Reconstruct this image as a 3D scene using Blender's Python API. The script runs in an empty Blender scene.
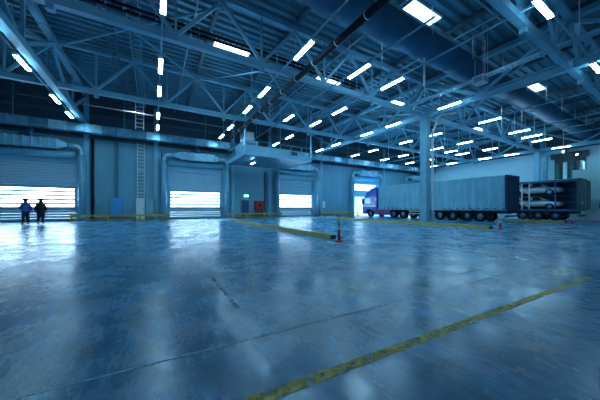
import bpy, bmesh, math, random
from mathutils import Vector, Matrix
random.seed(4)
S = bpy.context.scene
COL = S.collection
PI = math.pi
H = 1.27                       # camera height above the floor
WALL_Y, RIGHT_X, LEFT_X, REAR_Y = 31.5, 50.0, -22.0, -22.0
CHORD_Z, TOP_Z, ROOF_Z = 9.30, 12.15, 12.62
TRUSS_Y = [-4.4, 4.4, 13.2, 22.05]
MAIN_X = [-5.64, 20.5, 46.6]
PAN = 4.357

# ------------------------------------------------------------------ materials
def newmat(name):
    m = bpy.data.materials.new(name); m.use_nodes = True
    nt = m.node_tree
    return m, nt, nt.nodes['Principled BSDF']

def mat(name, col, rough=.5, metal=0., var=.12, scale=3., bump=0., bscale=20., spec=.5, coat=0.):
    if max(col)-min(col) < .22 and col[2] >= col[0]-.05 and max(col) < .8 and not name.startswith('galv'): col = (col[0]*.46, col[1]*.88, min(1, col[2]*1.0))   # blue cast of the light put into neutral base colours
    m, nt, b = newmat(name)
    b.inputs['Roughness'].default_value = rough
    b.inputs['Metallic'].default_value = metal
    b.inputs['Specular IOR Level'].default_value = spec
    b.inputs['Coat Weight'].default_value = coat
    tc = nt.nodes.new('ShaderNodeTexCoord')
    n = nt.nodes.new('ShaderNodeTexNoise'); n.inputs['Scale'].default_value = scale; n.inputs['Detail'].default_value = 5
    nt.links.new(tc.outputs['Object'], n.inputs['Vector'])
    r = nt.nodes.new('ShaderNodeValToRGB')
    r.color_ramp.elements[0].position = .3; r.color_ramp.elements[1].position = .7
    r.color_ramp.elements[0].color = tuple(c*(1-var) for c in col)+(1,)
    r.color_ramp.elements[1].color = tuple(min(1, c*(1+var)) for c in col)+(1,)
    nt.links.new(n.outputs['Fac'], r.inputs['Fac']); nt.links.new(r.outputs['Color'], b.inputs['Base Color'])
    if bump:
        n2 = nt.nodes.new('ShaderNodeTexNoise'); n2.inputs['Scale'].default_value = bscale
        nt.links.new(tc.outputs['Object'], n2.inputs['Vector'])
        bp = nt.nodes.new('ShaderNodeBump'); bp.inputs['Strength'].default_value = bump; bp.inputs['Distance'].default_value = .02
        nt.links.new(n2.outputs['Fac'], bp.inputs['Height']); nt.links.new(bp.outputs['Normal'], b.inputs['Normal'])
    return m

def emit(name, col, strength):
    m, nt, b = newmat(name)
    b.inputs['Base Color'].default_value = (.8, .85, .9, 1)
    b.inputs['Emission Color'].default_value = col+(1,)
    b.inputs['Emission Strength'].default_value = strength
    return m

M = {}
M['steel'] = mat('painted_steel', (.43, .53, .61), .45, .1, .10, 1.5)
M['steel_dark'] = mat('dark_steel', (.10, .13, .17), .45, .0, .15, 1.5)
M['galv'] = mat('galvanised_sheet', (.20, .42, .56), .36, .5, .22, 2.2)
M['galv_light'] = mat('galvanised_sheet_light', (.32, .60, .74), .36, .4, .22, 2.2)
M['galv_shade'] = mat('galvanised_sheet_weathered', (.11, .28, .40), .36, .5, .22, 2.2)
M['galv_dull'] = mat('dull_galvanised_sheet', (.06, .15, .25), .5, .1, .18, 1.2)
M['deck'] = mat('roof_deck_sheet', (.29, .35, .40), .38, .25, .12, .6)
M['panel'] = mat('wall_panel', (.36, .43, .48), .5, 0, .06, .5)
M['wall_pale'] = mat('pale_wall_panel', (.48, .74, .82), .5, 0, .05, .5)
M['block'] = mat('pale_block', (.50, .80, .82), .7, 0, .08, 2)
M['slat'] = mat('door_slat', (.42, .48, .54), .4, .2, .06, 1)
M['frame'] = mat('door_frame', (.42, .50, .58), .4, .1, .08, 1)
M['black'] = mat('black_rubber', (.010, .014, .025), .6, 0, .2, 4, spec=.15)
M['dark'] = mat('dark_grey', (.05, .06, .075), .5, 0, .2, 3)
M['yellow'] = mat('yellow_paint', (.56, .42, .05), .5, 0, .18, 4)
M['red_dark'] = mat('fire_cabinet_red', (.42, .02, .03), .4, 0, .1, 4)
M['red'] = mat('red_plastic', (.80, .04, .07), .4, 0, .1, 4)
M['white'] = mat('white_paint', (.82, .84, .86), .45, 0, .05, 2)
M['cab_blue'] = mat('blue_cab_paint', (.02, .15, .60), .25, 0, .06, 1, coat=.6)
M['purple'] = mat('plum_fairing', (.28, .06, .22), .35, 0, .1, 2)
M['tarp'] = mat('pale_curtain', (.52, .62, .68), .55, 0, .10, .9, .3, 3)
M['tarp_dark'] = mat('dark_blue_sheet', (.02, .045, .14), .5, 0, .15, 1)
M['green_panel'] = mat('grey_green_panel', (.13, .20, .19), .5, 0, .15, 1)
M['glass_dark'] = mat('dark_glass', (.015, .02, .03), .08, 0, .1, 1)
M['chrome'] = mat('bright_metal', (.65, .68, .7), .2, .9, .05, 2)
M['silver'] = mat('silver_car_paint', (.74, .80, .84), .22, .15, .05, 1, coat=.8)
M['upper'] = mat('upper_wall_shade', (.07, .085, .11), .6, 0, .1, .5)  # shade of the unlit upper walls, put into a dark colour
M['cab_box'] = mat('blue_cabinet_paint', (.07, .36, .72), .45, 0, .06, 1)
M['navy'] = mat('navy_door_paint', (.05, .09, .17), .5, 0, .08, 1)
M['jacket_blue'] = mat('blue_jacket_cloth', (.03, .10, .38), .8, 0, .2, 12)
M['jacket_black'] = mat('black_coat_cloth', (.008, .01, .016), .85, 0, .2, 12)
M['trouser'] = mat('dark_trouser_cloth', (.015, .022, .045), .85, 0, .2, 12)
M['skin'] = mat('skin', (.45, .28, .20), .55, 0, .06, 8)
M['hair'] = mat('dark_hair', (.015, .012, .012), .8, 0, .2, 30)
M['lamp'] = emit('lamp_diffuser', (.36, .75, 1.0), 54.)
M['sky_pane'] = emit('daylit_rooflight', (.42, .74, 1.0), 7.)
def glazing(name, col, strength, clear):
    m, nt, b = newmat(name)
    b.inputs['Base Color'].default_value = (.8, .85, .9, 1); b.inputs['Emission Color'].default_value = col+(1,); b.inputs['Emission Strength'].default_value = strength/(1-clear)
    t = nt.nodes.new('ShaderNodeBsdfTransparent'); mx = nt.nodes.new('ShaderNodeMixShader'); mx.inputs[0].default_value = clear
    nt.links.new(b.outputs[0], mx.inputs[1]); nt.links.new(t.outputs[0], mx.inputs[2]); nt.links.new(mx.outputs[0], nt.nodes['Material Output'].inputs['Surface'])
    return m
M['pane'] = glazing('daylit_door_pane', (.55, .80, 1.0), 3.2, .35)
M['pane_bright'] = glazing('sunlit_door_pane', (.55, .80, 1.0), 7., .4)
M['exit'] = emit('exit_sign_green', (.10, .85, .45), 1.3)
M['exit_white'] = emit('exit_sign_white', (.8, 1, .9), 2.)

def floor_mat():
    m, nt, b = newmat('polished_concrete'); L = nt.links.new; N = nt.nodes.new
    tc = N('ShaderNodeTexCoord')
    def noise(scale, detail=6, rough=.6, dist=0, vec=None, sc=None):
        n = N('ShaderNodeTexNoise'); n.inputs['Scale'].default_value = scale; n.inputs['Detail'].default_value = detail
        n.inputs['Roughness'].default_value = rough; n.inputs['Distortion'].default_value = dist
        if sc:
            mp = N('ShaderNodeMapping'); mp.inputs['Scale'].default_value = sc[:3]; mp.inputs['Rotation'].default_value = (0, 0, sc[3])
            L(tc.outputs['Object'], mp.inputs['Vector']); L(mp.outputs['Vector'], n.inputs['Vector'])
        else: L(tc.outputs['Object'], n.inputs['Vector'])
        return n.outputs['Fac']
    def ramp(fac, a, c, ca, cb):
        r = N('ShaderNodeValToRGB'); e = r.color_ramp.elements
        e[0].position = a; e[1].position = c; e[0].color = ca; e[1].color = cb
        L(fac, r.inputs['Fac']); return r.outputs['Color']
    def mix(fac, a, b_, typ='MIX'):
        x = N('ShaderNodeMixRGB'); x.blend_type = typ
        if isinstance(fac, float): x.inputs[0].default_value = fac
        else: L(fac, x.inputs[0])
        L(a, x.inputs[1]); L(b_, x.inputs[2]); return x.outputs[0]
    g = lambda v: (v, v, v, 1)
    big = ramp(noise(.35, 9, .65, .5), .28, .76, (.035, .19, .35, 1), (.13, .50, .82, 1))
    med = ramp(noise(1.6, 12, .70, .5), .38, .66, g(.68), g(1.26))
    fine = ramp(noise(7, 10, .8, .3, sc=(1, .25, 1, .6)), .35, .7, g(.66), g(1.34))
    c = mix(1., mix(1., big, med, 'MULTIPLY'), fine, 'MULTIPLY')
    L(c, b.inputs['Base Color'])
    r1 = ramp(noise(1.0, 10, .7, .4), .35, .7, g(.14), g(.36))
    r2 = ramp(noise(14, 6, .7, .5, sc=(1, .3, 1, .5)), .4, .7, g(.0), g(.10))
    L(mix(1., r1, r2, 'ADD'), b.inputs['Roughness'])
    b.inputs['Specular IOR Level'].default_value = .95
    bp = N('ShaderNodeBump'); bp.inputs['Strength'].default_value = .10; bp.inputs['Distance'].default_value = .012
    L(noise(6, 8, .6, .2), bp.inputs['Height']); L(bp.outputs['Normal'], b.inputs['Normal'])
    return m
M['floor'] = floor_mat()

def worn_mat(name, col, keep):
    m, nt, b = newmat(name); L = nt.links.new; N = nt.nodes.new
    tc = N('ShaderNodeTexCoord'); n = N('ShaderNodeTexNoise'); n.inputs['Scale'].default_value = 7; n.inputs['Detail'].default_value = 9
    n.inputs['Roughness'].default_value = .75
    L(tc.outputs['Object'], n.inputs['Vector'])
    r = N('ShaderNodeValToRGB'); r.color_ramp.elements[0].position = 1-keep-.12; r.color_ramp.elements[1].position = 1-keep+.12
    L(n.outputs['Fac'], r.inputs['Fac'])
    b.inputs['Base Color'].default_value = col+(1,); b.inputs['Roughness'].default_value = .5
    t = N('ShaderNodeBsdfTransparent'); mx = N('ShaderNodeMixShader')
    L(r.outputs['Color'], mx.inputs[0]); L(t.outputs[0], mx.inputs[1]); L(b.outputs[0], mx.inputs[2])
    L(mx.outputs[0], nt.nodes['Material Output'].inputs['Surface'])
    return m
M['line_yellow'] = worn_mat('worn_yellow_floor_paint', (.88, .74, .14), .50)
M['line_pale'] = worn_mat('worn_pale_joint', (.50, .85, 1.0), .55)
M['mark_dark'] = worn_mat('dark_floor_scuff', (.05, .15, .24), .42)

# ------------------------------------------------------------------ geometry helpers
class MB:
    def __init__(s): s.bm = bmesh.new()
    def box(s, x0, x1, y0, y1, z0, z1, bev=0):
        vs = [s.bm.verts.new(p) for p in ((x0,y0,z0),(x1,y0,z0),(x1,y1,z0),(x0,y1,z0),(x0,y0,z1),(x1,y0,z1),(x1,y1,z1),(x0,y1,z1))]
        fs = [s.bm.faces.new([vs[i] for i in f]) for f in ((0,3,2,1),(4,5,6,7),(0,1,5,4),(1,2,6,5),(2,3,7,6),(3,0,4,7))]
        if bev:
            es = list({e for f in fs for e in f.edges})
            bmesh.ops.bevel(s.bm, geom=es, offset=bev, segments=2, affect='EDGES', profile=.6)
        return s
    def bar(s, p, q, w, h=None, up=(0, 0, 1)):
        h = h or w
        p = Vector(p); q = Vector(q); d = (q-p).normalized(); u = Vector(up)
        if abs(d.dot(u)) > .98: u = Vector((0, 1, 0))
        a = d.cross(u).normalized()*w/2; b = a.cross(d).normalized()*h/2
        v = [s.bm.verts.new(c+o) for c in (p, q) for o in (-a-b, a-b, a+b, -a+b)]
        for f in ((3,2,1,0),(4,5,6,7),(0,1,5,4),(1,2,6,5),(2,3,7,6),(3,0,4,7)): s.bm.faces.new([v[i] for i in f])
        return s
    def tube(s, pts, r, n=10, cap=True, smooth=True):
        pts = [Vector(p) for p in pts]; rs = r if isinstance(r, (list, tuple)) else [r]*len(pts)
        rings = []; ref = None
        for i, p in enumerate(pts):
            d = (pts[min(i+1, len(pts)-1)]-pts[max(i-1, 0)]).normalized()
            if ref is None: ref = Vector((0, 0, 1)) if abs(d.z) < .9 else Vector((1, 0, 0))
            a = (ref-d*ref.dot(d)).normalized(); b = d.cross(a); ref = a
            rings.append([s.bm.verts.new(p+(a*math.cos(2*PI*k/n)+b*math.sin(2*PI*k/n))*rs[i]) for k in range(n)])
        for i in range(len(rings)-1):
            for k in range(n):
                f = s.bm.faces.new([rings[i][k], rings[i][(k+1) % n], rings[i+1][(k+1) % n], rings[i+1][k]]); f.smooth = smooth
        if cap:
            s.bm.faces.new(rings[0][::-1]); s.bm.faces.new(rings[-1])
        return s
    def quad(s, *ps):
        s.bm.faces.new([s.bm.verts.new(p) for p in ps]); return s
    def prism(s, poly, a0, a1, axis='x', smooth=False):
        """poly: 2D points in the plane across the axis; extruded a0..a1"""
        def P(u, v, a): return (a, u, v) if axis == 'x' else (u, a, v) if axis == 'y' else (u, v, a)
        A = [s.bm.verts.new(P(u, v, a0)) for u, v in poly]; B = [s.bm.verts.new(P(u, v, a1)) for u, v in poly]
        n = len(poly)
        for i in range(n):
            f = s.bm.faces.new([A[i], A[(i+1) % n], B[(i+1) % n], B[i]]); f.smooth = smooth
        s.bm.faces.new(A[::-1]); s.bm.faces.new(B); return s
    def ball(s, c, r, seg=14, rings=9):
        r = r if isinstance(r, (list, tuple)) else (r, r, r)
        g = bmesh.ops.create_uvsphere(s.bm, u_segments=seg, v_segments=rings, radius=1)
        for v in g['verts']: v.co = Vector((v.co.x*r[0]+c[0], v.co.y*r[1]+c[1], v.co.z*r[2]+c[2]))
        for f in {f for v in g['verts'] for f in v.link_faces}: f.smooth = True
        return s
    def build(s, name, m, parent=None):
        bmesh.ops.recalc_face_normals(s.bm, faces=s.bm.faces)
        me = bpy.data.meshes.new(name); s.bm.to_mesh(me); s.bm.free()
        me.materials.append(m if not isinstance(m, str) else M[m])
        o = bpy.data.objects.new(name, me); COL.objects.link(o)
        if parent: o.parent = parent
        return o

def tag(o, label=None, cat=None, group=None, kind=None):
    if label: o['label'] = label
    if cat: o['category'] = cat
    if group: o['group'] = group
    if kind: o['kind'] = kind
    return o
def thing(name, label, cat, loc=(0, 0, 0), rz=0, group=None, kind=None):
    o = bpy.data.objects.new(name, None); COL.objects.link(o)
    o.location = loc; o.rotation_euler = (0, 0, rz); o.empty_display_size = .3
    return tag(o, label, cat, group, kind)
def copy_tree(o, parent=None):
    c = o.copy(); COL.objects.link(c); c.parent = parent
    for ch in [x for x in bpy.data.objects if x.parent == o]: copy_tree(ch, c)
    return c
def copy_of(root, kids, loc, rz, label):
    r = root.copy(); COL.objects.link(r); r.location = loc; r.rotation_euler = (0, 0, rz); r['label'] = label
    for k, gks in kids:
        c = k.copy(); COL.objects.link(c); c.parent = r
        for g in gks:
            d = g.copy(); COL.objects.link(d); d.parent = c
    return r
def family(root):
    return [(k, [g for g in bpy.data.objects if g.parent == k]) for k in bpy.data.objects if k.parent == root]
ORD = ['first', 'second', 'third', 'fourth', 'fifth', 'sixth', 'seventh', 'eighth', 'ninth', 'tenth', 'eleventh', 'twelfth']

# ------------------------------------------------------------------ setting
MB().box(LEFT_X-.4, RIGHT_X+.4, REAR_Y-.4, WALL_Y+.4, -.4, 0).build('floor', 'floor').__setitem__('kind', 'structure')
o = MB().box(-60, 90, WALL_Y+.4, WALL_Y+70, -.45, -.02).build('ground_outside', mat('outdoor_paving', (.5, .52, .52), .8, 0, .1, .5)); o['kind'] = 'structure'

sn = bpy.data.lights.new('sun', 'SUN'); sn.energy = 90; sn.angle = .03; sn.color = (.62, .85, 1)
so = bpy.data.objects.new('sun', sn); COL.objects.link(so); so.rotation_euler = (math.radians(-68), 0, math.radians(4)); so.location = (0, -30, 40)
# dock doors on the long wall
DOORS = [(-12.3, -6.32), (1.35, 7.3), (14.95, 20.85), (28.6, 34.6), (42.2, 48.1)]
DH = 5.6
def long_wall():
    b = MB()
    xs = [LEFT_X] + [x for d in DOORS for x in d] + [RIGHT_X]
    for i in range(0, len(xs), 2):
        # vertical panel joints as shallow real grooves
        x = xs[i]
        while x < xs[i+1]-.01:
            x2 = min(x+1.15, xs[i+1])
            b.box(x+.012, x2-.012, WALL_Y, WALL_Y+.12, 0, 8.0)
            x = x2
        b.box(xs[i], xs[i+1], WALL_Y+.02, WALL_Y+.3, 0, ROOF_Z+.3)
    for d in DOORS: b.box(d[0], d[1], WALL_Y, WALL_Y+.3, DH, ROOF_Z+.3)
    o = b.build('wall_back', 'panel'); o['kind'] = 'structure'
    t = MB()
    for z in (8.0, 10.3):
        t.box(LEFT_X, RIGHT_X, WALL_Y-.12, WALL_Y-.002, z, z+.22)
    t.build('trim_1', 'steel_dark')['kind'] = 'structure'
    MB().box(LEFT_X, RIGHT_X, WALL_Y-.03, WALL_Y-.005, 8.22, ROOF_Z).build('wall_back_upper', 'upper')['kind'] = 'structure'  # thin sheet carrying the painted shade above the duct
    MB().box(RIGHT_X-.03, RIGHT_X-.005, REAR_Y, WALL_Y, 9.45, ROOF_Z).build('wall_right_upper', 'upper')['kind'] = 'structure'  # same painted shade high on the right wall
    t = MB()
    for i in range(0, len(xs), 2):
        if xs[i+1]-xs[i] > .5: t.box(xs[i]+.4, xs[i+1]-.4, WALL_Y-.05, WALL_Y-.002, 0, .25)
    t.build('baseboard_back', 'steel_dark')['kind'] = 'structure'
long_wall()

# right wall: pale panels with a dock opening recessed
def right_wall():
    b = MB(); y = REAR_Y
    while y < WALL_Y-.01:
        y2 = min(y+6.0, WALL_Y)
        for k in range(8): b.box(RIGHT_X, RIGHT_X+.1, y+.012, y2-.012, k*1.2+.008, k*1.2+1.192)
        y = y2
    b.box(RIGHT_X+.03, RIGHT_X+.4, REAR_Y, WALL_Y+.4, 0, ROOF_Z+.3)
    b.build('wall_right', 'wall_pale')['kind'] = 'structure'
right_wall()
MB().box(LEFT_X-.3, LEFT_X, REAR_Y, WALL_Y+.4, 0, ROOF_Z+.3).build('wall_left', 'panel')['kind'] = 'structure'
def rear_wall():
    b = MB(); fill_gaps = [(-17, -9), (-4, 4), (9, 17), (22, 30), (35, 43)]; x = LEFT_X  # unseen openings behind the camera, added to let sky light fill the hall
    for g in fill_gaps:
        b.box(x, g[0], REAR_Y-.3, REAR_Y, 0, ROOF_Z+.3); b.box(g[0], g[1], REAR_Y-.3, REAR_Y, 6.0, ROOF_Z+.3); x = g[1]
    b.box(x, RIGHT_X, REAR_Y-.3, REAR_Y, 0, ROOF_Z+.3)
    b.build('wall_front', 'panel')['kind'] = 'structure'
rear_wall()
# low block-built room standing against the right wall
a = MB()
a.box(38.2, RIGHT_X, -10, 8.0, .62, 5.2)
a.build('wall_block_room', 'block')['kind'] = 'structure'
a = MB().box(38.1, RIGHT_X, -10, 9.7, 0, .6).build('trim_2', 'white'); a['kind'] = 'structure'

# roof deck: real trapezoid ribs that run along X, with openings for the rooflights
SKY = []   # x0, x1, y0, y1
for xc in (4.85, 13.5, 22.6, 40.8): SKY.append((xc-1.25, xc+1.25, 17.2, 18.45))
for xc in (13.4, 30.95): SKY.append((xc-1.45, xc+1.45, 8.45, 10.65))
SKY = [(a, b, REAR_Y-.3+.55*round((c-REAR_Y+.3)/.55), REAR_Y-.3+.55*round((d-REAR_Y+.3)/.55)) for a, b, c, d in SKY]
def roof():
    b = MB(); per = .55; y = REAR_Y-.3
    prof = ((0, 0), (.20, 0), (.26, .17), (.49, .17), (.55, 0))
    while y < WALL_Y+.4:
        cuts = sorted((s[0], s[1]) for s in SKY if s[2] < y+per-.01 and s[3] > y+.01)
        segs = []; x = LEFT_X-.3
        for c in cuts: segs.append((x, c[0])); x = c[1]
        segs.append((x, RIGHT_X+.4))
        for (xa, xb) in segs:
            vs = [(b.bm.verts.new((xa, y+u, ROOF_Z+v)), b.bm.verts.new((xb, y+u, ROOF_Z+v))) for u, v in prof]
            for i in range(4): b.bm.faces.new([vs[i][0], vs[i+1][0], vs[i+1][1], vs[i][1]])
        y += per
    c = b.build('ceiling', 'deck'); c['kind'] = 'structure'
    # upper skin so that no sky leaks past the sheets
    u = MB(); ys = sorted({REAR_Y-.3, WALL_Y+.5} | {s[2] for s in SKY} | {s[3] for s in SKY})
    for ya, yb in zip(ys, ys[1:]):
        cuts = sorted((s[0], s[1]) for s in SKY if s[2] < (ya+yb)/2 < s[3]); x = LEFT_X-.3
        for cc in cuts: u.box(x, cc[0]-.02, ya, yb, ROOF_Z+.19, ROOF_Z+.32); x = cc[1]+.02
        u.box(x, RIGHT_X+.4, ya, yb, ROOF_Z+.19, ROOF_Z+.32)
    u.build('roof_insulation', 'deck', c)
    x = MAIN_X[0]-3*PAN
    while x < RIGHT_X:
        j = MB()
        j.bar((x, REAR_Y, 12.42), (x, WALL_Y, 12.42), .07, .28); j.box(x-.1, x+.1, REAR_Y, WALL_Y, 12.27, 12.29); j.box(x-.1, x+.1, REAR_Y, WALL_Y, 12.56, 12.58)
        j.build('roof_joist', 'steel_dark', c)
        x += PAN
roof()
for i, (x0, x1, y0, y1) in enumerate(SKY):
    w = MB(); t = .05
    w.box(x0-t, x0, y0, y1, ROOF_Z+.02, ROOF_Z+.5); w.box(x1, x1+t, y0, y1, ROOF_Z+.02, ROOF_Z+.5)
    w.box(x0-t, x1+t, y0-t, y0, ROOF_Z+.02, ROOF_Z+.5); w.box(x0-t, x1+t, y1, y1+t, ROOF_Z+.02, ROOF_Z+.5)
    f = w.build('window_%d' % (i+1), 'white'); f['kind'] = 'structure'
    MB().box(x0, x1, y0, y1, ROOF_Z+.15, ROOF_Z+.18).build('pane', 'sky_pane', f)

# ------------------------------------------------------------------ dock doors
def dock_door(n, x0, x1, lift=0.):
    root = thing('door_%d' % n, None, None, (x0, WALL_Y, 0), kind='structure'); w = x1-x0
    fr = MB()
    for xa in (-.38, w+.02): fr.box(xa, xa+.36, -.30, -.004, 0, DH+.35)
    fr.box(-.02, w+.02, -.20, -.004, DH-.25, DH+.35)
    fr.build('door_frame', 'frame', root)
    hd = MB(); hd.tube([(.05, -.36, DH+.62), (w-.05, -.36, DH+.62)], .34, 16); hd.build('roller_housing', 'frame', root)
    for xa in (0, w-.17):
        MB().box(xa, xa+.17, -.06, .12, 0, DH-.25).build('guide_rail', 'frame', root)
    zb, zt = 1.25, 3.15
    y = .10
    def slats(za, zc):
        b = MB(); z = za
        while z < zc-.02:
            z2 = min(z+.24, zc)
            b.prism([(y, z), (y-.035, z+.03), (y-.035, z2-.03), (y, z2-.006), (y+.05, z2-.006), (y+.05, z)], .15, w-.15)
            z = z2
        return b
    def put(za, zc):
        if zc <= DH-.2 or za < DH-.2:
            slats(max(za, 0)+.001, min(zc, DH+.2)).build('slat_panel', 'slat', root)
    if lift == 0:
        put(.03, zb); put(zt, DH+.1)
        rows = [zb+k*(zt-zb)/5 for k in range(6)]; gz = 0
    else:
        put(3.1, 4.15); rows = [4.15+k*.38 for k in range(4)]; gz = 0; put(rows[-1], DH+.1)
    for a_, b_ in zip(rows, rows[1:]):
        MB().box(.28, w-.28, y, y+.03, a_+.075, b_-.05).build('window_strip', 'pane_bright' if n == 1 else 'pane', root)
    st = MB()
    for z in rows: st.box(.15, w-.15, y-.03, y+.06, z-.07, z+.09)
    for xa in (.15, w-.28): st.box(xa, xa+.13, y-.02, y+.05, rows[0], rows[-1])
    st.build('window_bar', 'slat', root)
    if lift == 0: MB().box(.15, w-.15, y-.03, y+.06, 0, .03).build('bottom_seal', 'black', root)
for i, d in enumerate(DOORS): dock_door(i+1, d[0], d[1], 1. if i == 3 else 0.)

# air-curtain duct over each dock door with curved down pipes
HOODWHO = ['at the left edge over the door behind the two men', 'over the closed door right of the white cabinet', 'over the closed door under the walkway end',
           'over the open door by the blue lorry cab', 'over the far corner door behind the trailer']
for i, (x0, x1) in enumerate(DOORS):
    w = x1-x0
    r = thing('air_curtain_duct', 'galvanised air duct box ' + HOODWHO[i], 'duct', (x0, 0, 0), group='air ducts over the dock doors')
    Y = 30.75
    b = MB(); xa, xb = w*.20, w*.80
    if i == 0: xa, xb = w*.0, w*.80
    n = 9
    for k in range(n):
        u0 = xa+(xb-xa)*k/n; u1 = xa+(xb-xa)*(k+1)/n
        b.box(u0, u1-.06, Y-.5, Y+.4, 6.62, 7.42); b.box(u1-.05, u1, Y-.58, Y+.43, 6.56, 7.48)
    b.build('duct_box', 'galv_light', r)
    for s, e in ((-1, xa), (1, xb)):
        tp = MB(); e2 = e+s*.6
        A = [tp.bm.verts.new((e, Y+p, z)) for p, z in ((-.5, 6.62), (.4, 6.62), (.4, 7.42), (-.5, 7.42))]
        B = [tp.bm.verts.new((e2, Y+p, z)) for p, z in ((-.22, 6.88), (.12, 6.88), (.12, 7.22), (-.22, 7.22))]
        for q in range(4): tp.bm.faces.new([A[q], A[(q+1) % 4], B[(q+1) % 4], B[q]])
        tp.bm.faces.new(B)
        tp.build('reducer', 'galv', r)
        xe = -.42 if s < 0 else w+.42
        if i == 0 and s < 0: xe = -1.3
        p = [(e2-s*.02, Y-.05, 7.05)]
        R = .55
        p.append((xe-s*R, Y-.05, 7.05))
        for k in range(1, 8):
            t = k/8*PI/2; p.append((xe-s*R+s*R*math.sin(t), Y-.05, 7.05-R+R*math.cos(t)))
        p.append((xe, Y-.05, 6.3)); p.append((xe, Y-.05, 6.2))
        MB().tube(p, .17, 12).build('elbow_pipe', 'galv_light', r)
        dp = MB(); dp.tube([(xe, Y-.05, .0), (xe, Y-.05, 6.2)], .27, 16); dp.tube([(xe, Y-.05, 6.16), (xe, Y-.05, 6.24)], .31, 16)
        dp.tube([(xe, Y-.05, 3.1), (xe, Y-.05, 3.18)], .29, 16)
        dp.build('down_pipe', 'frame', r)
    hk = MB()
    hk.tube([(w/2, Y-.05, 7.42), (w/2, Y-.05, 8.24)], .22, 12); hk.tube([(w/2-.7, Y-.05, 7.75), (w/2+.7, Y-.05, 7.75)], .12, 10)
    hk.build('feed_pipe', 'galv_dull', r)

# wall columns
PIL = [(-5.64, 'by the first dock door'), (8.6, 'under the walkway'), (22.2, 'right of the third dock door'), (36.2, 'behind the pale trailer'), (0.2, 'left of the second dock door'), (13.6, 'between the fire cabinet and third door')]
r = None
for x, wh in PIL:
    b = MB()
    b.box(x-.2, x+.2, 31.18, 31.21, 0, 12.0); b.box(x-.2, x+.2, 31.47, 31.495, 0, 12.0); b.box(x-.02, x+.02, 31.21, 31.47, 0, 12.0)
    o = b.build('wall_column', 'steel'); tag(o, 'steel wall column standing against the long wall ' + wh, 'column', 'steel columns on the long wall')

# free-standing columns
def column(x, y, label):
    r = thing('hall_column', label, 'column', (x, y, 0), group='free standing hall columns')
    b = MB(); b.box(-.27, .27, -.30, -.26, 0.02, 9.1); b.box(-.27, .27, .26, .30, .02, 9.1); b.box(-.25, .25, -.26, .26, .02, 9.1); b.build('shaft', 'steel', r)
    MB().box(-.42, .42, -.42, .42, 0, .03).build('base_plate', 'steel', r)
    c = MB().box(-.36, .36, -.38, .38, 9.0, 9.12); c.build('cap_plate', 'steel', r)
    s = MB()
    for z in (1.6, 3.2, 4.8, 6.4, 8.0): s.box(-.285, .285, -.32, .32, z, z+.05)
    s.build('stiffener', 'steel', r)
column(20.5, 13.2, 'tall pale steel column standing in front of the curtain-sided trailer')
column(46.6, 13.2, 'distant steel column beside the far right wall pipe')

# ------------------------------------------------------------------ trusses
def truss_x(y, label):
    r = thing('roof_truss', label, 'truss', (0, y, 0), group='cross trusses parallel to the door wall')
    xa, xb = MAIN_X[0]-3*PAN, RIGHT_X-.1
    b = MB(); b.box(xa, xb, -.15, .15, CHORD_Z-.16, CHORD_Z+.16)
    b.build('bottom_chord', 'steel', r)
    MB().box(xa, xb, -.15, .15, TOP_Z-.15, TOP_Z+.11).build('top_chord', 'steel', r)
    k = 0; x = xa
    zt, zb = TOP_Z-.15, CHORD_Z+.16
    while x < xb-.2:
        m = x+PAN/2
        MB().bar((x, 0, zt), (m, 0, zb), .15).build('diagonal_brace', 'steel', r)
        if x+PAN < xb: MB().bar((m, 0, zb), (x+PAN, 0, zt), .15).build('diagonal_brace', 'steel', r)
        MB().bar((m, 0, zb), (m, 0, zt), .10).build('web_post', 'steel', r)
        if k % 2: MB().box(m-.12, m+.12, -.12, .12, CHORD_Z-.4, CHORD_Z-.16).build('gusset', 'steel', r)
        x += PAN; k += 1
TL = ['cross truss passing over and behind the camera', 'nearest cross truss, crossing the top right corner', 'cross truss carried on the pale steel column',
      'farthest cross truss, between the steel column and the walkway']
for y, l in zip(TRUSS_Y, TL): truss_x(y, l)
def truss_y(x, label):
    r = thing('main_girder', label, 'girder', (x, 0, 0), group='main lattice girders running toward the door wall')
    ya, yb = -13.2, 31.1
    for nm, z0, z1, w in (('bottom_chord', CHORD_Z-.2, CHORD_Z+.2, .19), ('top_chord', TOP_Z-.2, TOP_Z+.1, .19)):
        MB().box(-w, w, ya, yb, z0, z1).build(nm, 'steel', r)
    y = -13.2
    while y < yb-2:
        m = y+4.41
        for s in (-1, 1):
            MB().bar((.1*s, y+(8.82 if s > 0 else 0), TOP_Z-.2), (.1*s, m, CHORD_Z+.2), .16, .2).build('diagonal_brace', 'steel', r)
        if abs(m-8.8) > 1: MB().bar((0, m, CHORD_Z+.2), (0, m, TOP_Z-.2), .14).build('web_post', 'steel', r)
        y += 8.82
truss_y(MAIN_X[0], 'main lattice girder above the leftmost lamp row')
truss_y(MAIN_X[1], 'main lattice girder resting on the pale steel column')
truss_y(MAIN_X[2], 'main lattice girder near the far right wall')
# wind bracing rods between top chords
BR = [(-5.64, 4.4, 3.07, 13.2, 'crossing above the near lamp rows'), (3.07, 13.2, 11.8, 22.05, 'crossing beyond the first rooflight'), (20.5, 4.4, 29.2, 13.2, 'crossing right of the big duct'), (20.5, 13.2, 29.2, 22.05, 'crossing above the trailer'), (-14.3, 13.2, -5.64, 22.05, 'crossing high at the left edge'), (-5.64, 13.2, 3.07, 22.05, 'crossing left of the first rooflight')]
for x0, y0, x1, y1, l in BR:
    r = thing('roof_bracing', 'pair of thin steel brace bars ' + l, 'brace', (0, 0, 0), group='roof bracing crosses')
    MB().bar((x0, y0, 11.85), (x1, y1, 11.85), .1).build('brace_bar', 'steel', r)
    MB().bar((x0, y1, 11.73), (x1, y0, 11.73), .1).build('brace_bar', 'steel', r)

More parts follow.
